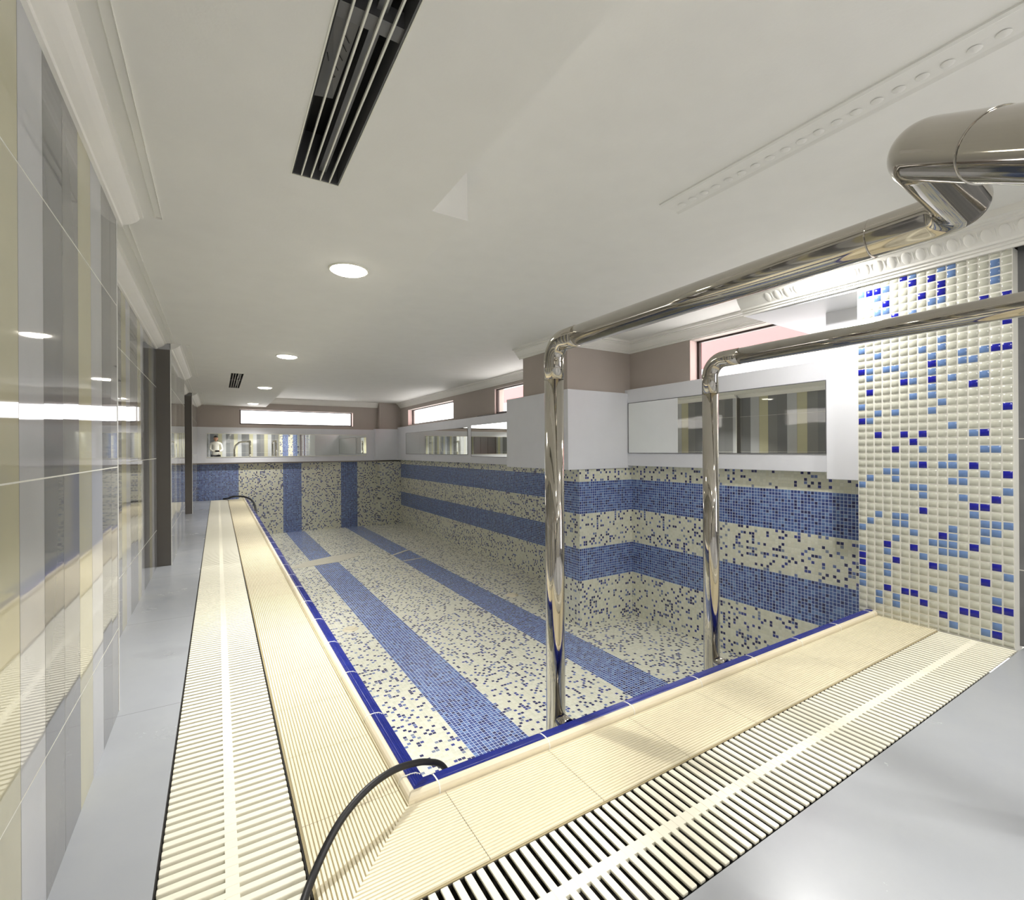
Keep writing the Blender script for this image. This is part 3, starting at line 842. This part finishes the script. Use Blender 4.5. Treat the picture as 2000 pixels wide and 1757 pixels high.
# ---- black hoses
bm = bmesh.new()
hp = [(-0.12, 0.62, 0.012), (0.02, 0.84, 0.012), (0.11, 1.03, 0.016), (0.175, 1.165, 0.030), (0.25, 1.24, 0.078), (0.335, 1.295, 0.100), (0.42, 1.335, 0.098), (0.50, 1.370, 0.072),
      (0.55, 1.394, 0.044), (0.592, 1.416, 0.012), (0.622, 1.436, -0.03), (0.64, 1.45, -0.09), (0.645, 1.455, -0.18), (0.61, 1.44, -0.45), (0.63, 1.45, -0.70), (0.70, 1.47, -0.775), (0.9, 1.5, -0.778)]
tube(bm, spline(hp, 8), 0.0092, 20)
tag(link('black_hose', bm, M['cord']), 'black hose arching over the near corner of the pool coping', 'hose')
bm = bmesh.new()
hp = [(0.10, 11.615, 0.022), (0.16, 11.56, 0.03), (0.20, 11.45, 0.05), (0.27, 11.36, 0.08), (0.40, 11.34, 0.08), (0.50, 11.25, 0.06), (0.575, 10.9, 0.03), (0.60, 10.4, -0.03), (0.60, 9.9, -0.2), (0.62, 9.6, -0.6), (0.7, 9.5, -0.778)]
tube(bm, spline(hp, 8), 0.018, 16)
tag(link('grey_hose', bm, M['cord']), 'dark hose looped over the far end of the left deck', 'hose')

# ---- drain covers on the pool floor
def drain(x, y, label):
    root = empty('floor_drain', (x, y, ZF), label, 'drain cover', 'round drain covers on the pool floor')
    bm = bmesh.new()
    prof = [(0.0, 0.013), (0.04, 0.013), (0.055, 0.012), (0.07, 0.006), (0.078, 0.0)]
    prev = None; N = 28
    for rr_, z in prof[1:]:
        ring = [bm.verts.new((x + rr_ * math.cos(2 * PI * k / N), y + rr_ * math.sin(2 * PI * k / N), ZF + z)) for k in range(N)]
        if prev:
            for k in range(N): bm.faces.new((prev[k], prev[(k + 1) % N], ring[(k + 1) % N], ring[k]))
        else: bm.faces.new(ring)
        prev = ring
    link('cover', bm, M['drain_cream'], root)
    bm = bmesh.new(); torus_ring(bm, (x, y, ZF + 0.013), (0, 0, 1), 0.045, 0.003, 28, 8); link('rim', bm, M['drain_cream'], root)
drain(3.09, 5.06, 'round cream drain cover on the pool floor beside the right blue lane')
drain(1.13, 4.97, 'round cream drain cover on the pool floor left of the left blue lane')

# ---- the photographer, seen only in the far mirror
def person():
    px, py = -0.06, -0.52
    root = empty('person', (px, py, 0), 'person in white top and dark trousers holding a phone, seen in the far mirror', 'person')
    def skinned(name, verts, edges, radii, mat, parent, rt=0, sub=2):
        me = bpy.data.meshes.new(name); me.from_pydata([(px + a, py + b, c) for a, b, c in verts], edges, [])
        o = bpy.data.objects.new(name, me); COL.objects.link(o); o.parent = parent
        o.location = -root.location
        me.materials.append(mat)
        o.modifiers.new('skin', 'SKIN'); me.skin_vertices.new() if not me.skin_vertices else None
        for i, r in enumerate(radii):
            sv = me.skin_vertices[0].data[i]; sv.radius = r if isinstance(r, tuple) else (r, r); sv.use_root = (i == rt)
        m = o.modifiers.new('sub', 'SUBSURF'); m.levels = sub; m.render_levels = sub
        o.modifiers['skin'].use_smooth_shade = True
        return o
    # body: pelvis root, spine, neck, legs, arms as one surface
    V = [(0, 0, 0.88), (0, 0.0, 1.05), (0, 0.005, 1.24), (0, 0.0, 1.35), (0, 0.015, 1.43),
         (0.09, 0, 0.80), (0.10, 0.01, 0.46), (0.105, 0, 0.09), (0.11, 0.12, 0.03),
         (-0.09, 0, 0.80), (-0.10, 0.01, 0.46), (-0.105, 0, 0.09), (-0.11, 0.12, 0.03),
         (0.175, 0, 1.34), (0.225, 0.02, 1.08), (0.16, 0.24, 1.02), (0.13, 0.31, 1.02),
         (-0.175, 0, 1.34), (-0.20, 0.02, 1.08), (-0.10, 0.24, 1.02), (-0.03, 0.31, 1.02)]
    E = [(0, 1), (1, 2), (2, 3), (3, 4), (0, 5), (5, 6), (6, 7), (7, 8), (0, 9), (9, 10), (10, 11), (11, 12),
         (3, 13), (13, 14), (14, 15), (15, 16), (3, 17), (17, 18), (18, 19), (19, 20)]
    Rr = [(0.14, 0.10), (0.12, 0.09), (0.145, 0.10), (0.10, 0.075), 0.048, 0.085, 0.055, 0.038, 0.032, 0.085, 0.055, 0.038, 0.032,
          0.055, 0.042, 0.030, 0.022, 0.055, 0.042, 0.030, 0.022]
    skinned('body', V, E, Rr, M['shirt'], root)
    # trousers follow the legs
    skinned('trousers', [V[0], V[5], V[6], V[7], V[9], V[10], V[11]], [(0, 1), (1, 2), (2, 3), (0, 4), (4, 5), (5, 6)],
            [(0.148, 0.112), 0.096, 0.066, 0.052, 0.096, 0.066, 0.052], M['trousers'], root)
    for sgn, hx in ((1, 0.13), (-1, -0.03)):
        w = (hx, 0.32, 1.02); vs = [w, (hx - sgn * 0.012, 0.355, 1.022)]; es = [(0, 1)]; rs = [(0.026, 0.014), (0.034, 0.014)]
        for f, (dz, L) in enumerate([(0.03, 0.055), (0.012, 0.062), (-0.006, 0.058), (-0.024, 0.046)]):
            b = len(vs); vs += [(hx - sgn * 0.02, 0.385, 1.02 + dz), (hx - sgn * 0.035, 0.385 + L * 0.5, 1.02 + dz), (hx - sgn * 0.055, 0.385 + L * 0.55, 1.02 + dz)]
            es += [(1, b), (b, b + 1), (b + 1, b + 2)]; rs += [0.009, 0.0085, 0.007]
        b = len(vs); vs += [(hx - sgn * 0.035, 0.34, 1.045), (hx - sgn * 0.05, 0.355, 1.06)]; es += [(0, b), (b, b + 1)]; rs += [0.011, 0.008]
        skinned('hand', vs, es, rs, M['skin'], root, 0, 1)
    # head with face
    bm = bmesh.new(); bmesh.ops.create_uvsphere(bm, u_segments=28, v_segments=20, radius=1)
    for v in bm.verts:
        x, y, z = v.co
        w = 0.076 * (1 - 0.20 * max(0, -z) ** 1.5); v.co = (x * w, y * 0.095 + (0.012 if z < -0.4 and y > 0 else 0), z * 0.118)
        if abs(x) < 0.18 and y > 0.8 and -0.35 < z < 0.05: v.co.y += 0.018
    for f in bm.faces: f.smooth = True
    bmesh.ops.translate(bm, verts=bm.verts[:], vec=(px, py + 0.03, 1.545)); h = link('head', bm, M['skin'], root, True)
    for sx in (-1, 1):
        bm = bmesh.new(); bmesh.ops.create_uvsphere(bm, u_segments=12, v_segments=8, radius=0.011); bmesh.ops.translate(bm, verts=bm.verts[:], vec=(px + sx * 0.03, py + 0.112, 1.553)); link('eye', bm, M['hair'], h).location = (0, 0, 0)
        bm = bmesh.new(); bmesh.ops.create_uvsphere(bm, u_segments=12, v_segments=8, radius=1); bmesh.ops.scale(bm, verts=bm.verts[:], vec=(0.008, 0.018, 0.03)); bmesh.ops.translate(bm, verts=bm.verts[:], vec=(px + sx * 0.077, py + 0.03, 1.54)); link('ear', bm, M['skin'], h).location = (0, 0, 0)
    bm = bmesh.new(); bmesh.ops.create_uvsphere(bm, u_segments=12, v_segments=8, radius=1); bmesh.ops.scale(bm, verts=bm.verts[:], vec=(0.024, 0.006, 0.006)); bmesh.ops.translate(bm, verts=bm.verts[:], vec=(px, py + 0.122, 1.492)); link('mouth', bm, M['pink_ext'], h).location = (0, 0, 0)
    bm = bmesh.new(); bmesh.ops.create_uvsphere(bm, u_segments=28, v_segments=20, radius=1)
    bmesh.ops.delete(bm, geom=[v for v in bm.verts if v.co.z < 0.25 and v.co.y > -0.1 or v.co.z < -0.75], context='VERTS')
    bmesh.ops.scale(bm, verts=bm.verts[:], vec=(0.085, 0.104, 0.128)); bmesh.ops.translate(bm, verts=bm.verts[:], vec=(px, py + 0.026, 1.552)); link('hair', bm, M['hair'], root, True)
    bm = bmesh.new(); box(bm, px + 0.05 - 0.075, px + 0.05 + 0.075, py + 0.428, py + 0.437, 0.985, 1.06, 0, 0.003)
    tag(link('phone', bm, M['cord']), 'black phone held sideways by the person', 'phone')
person()
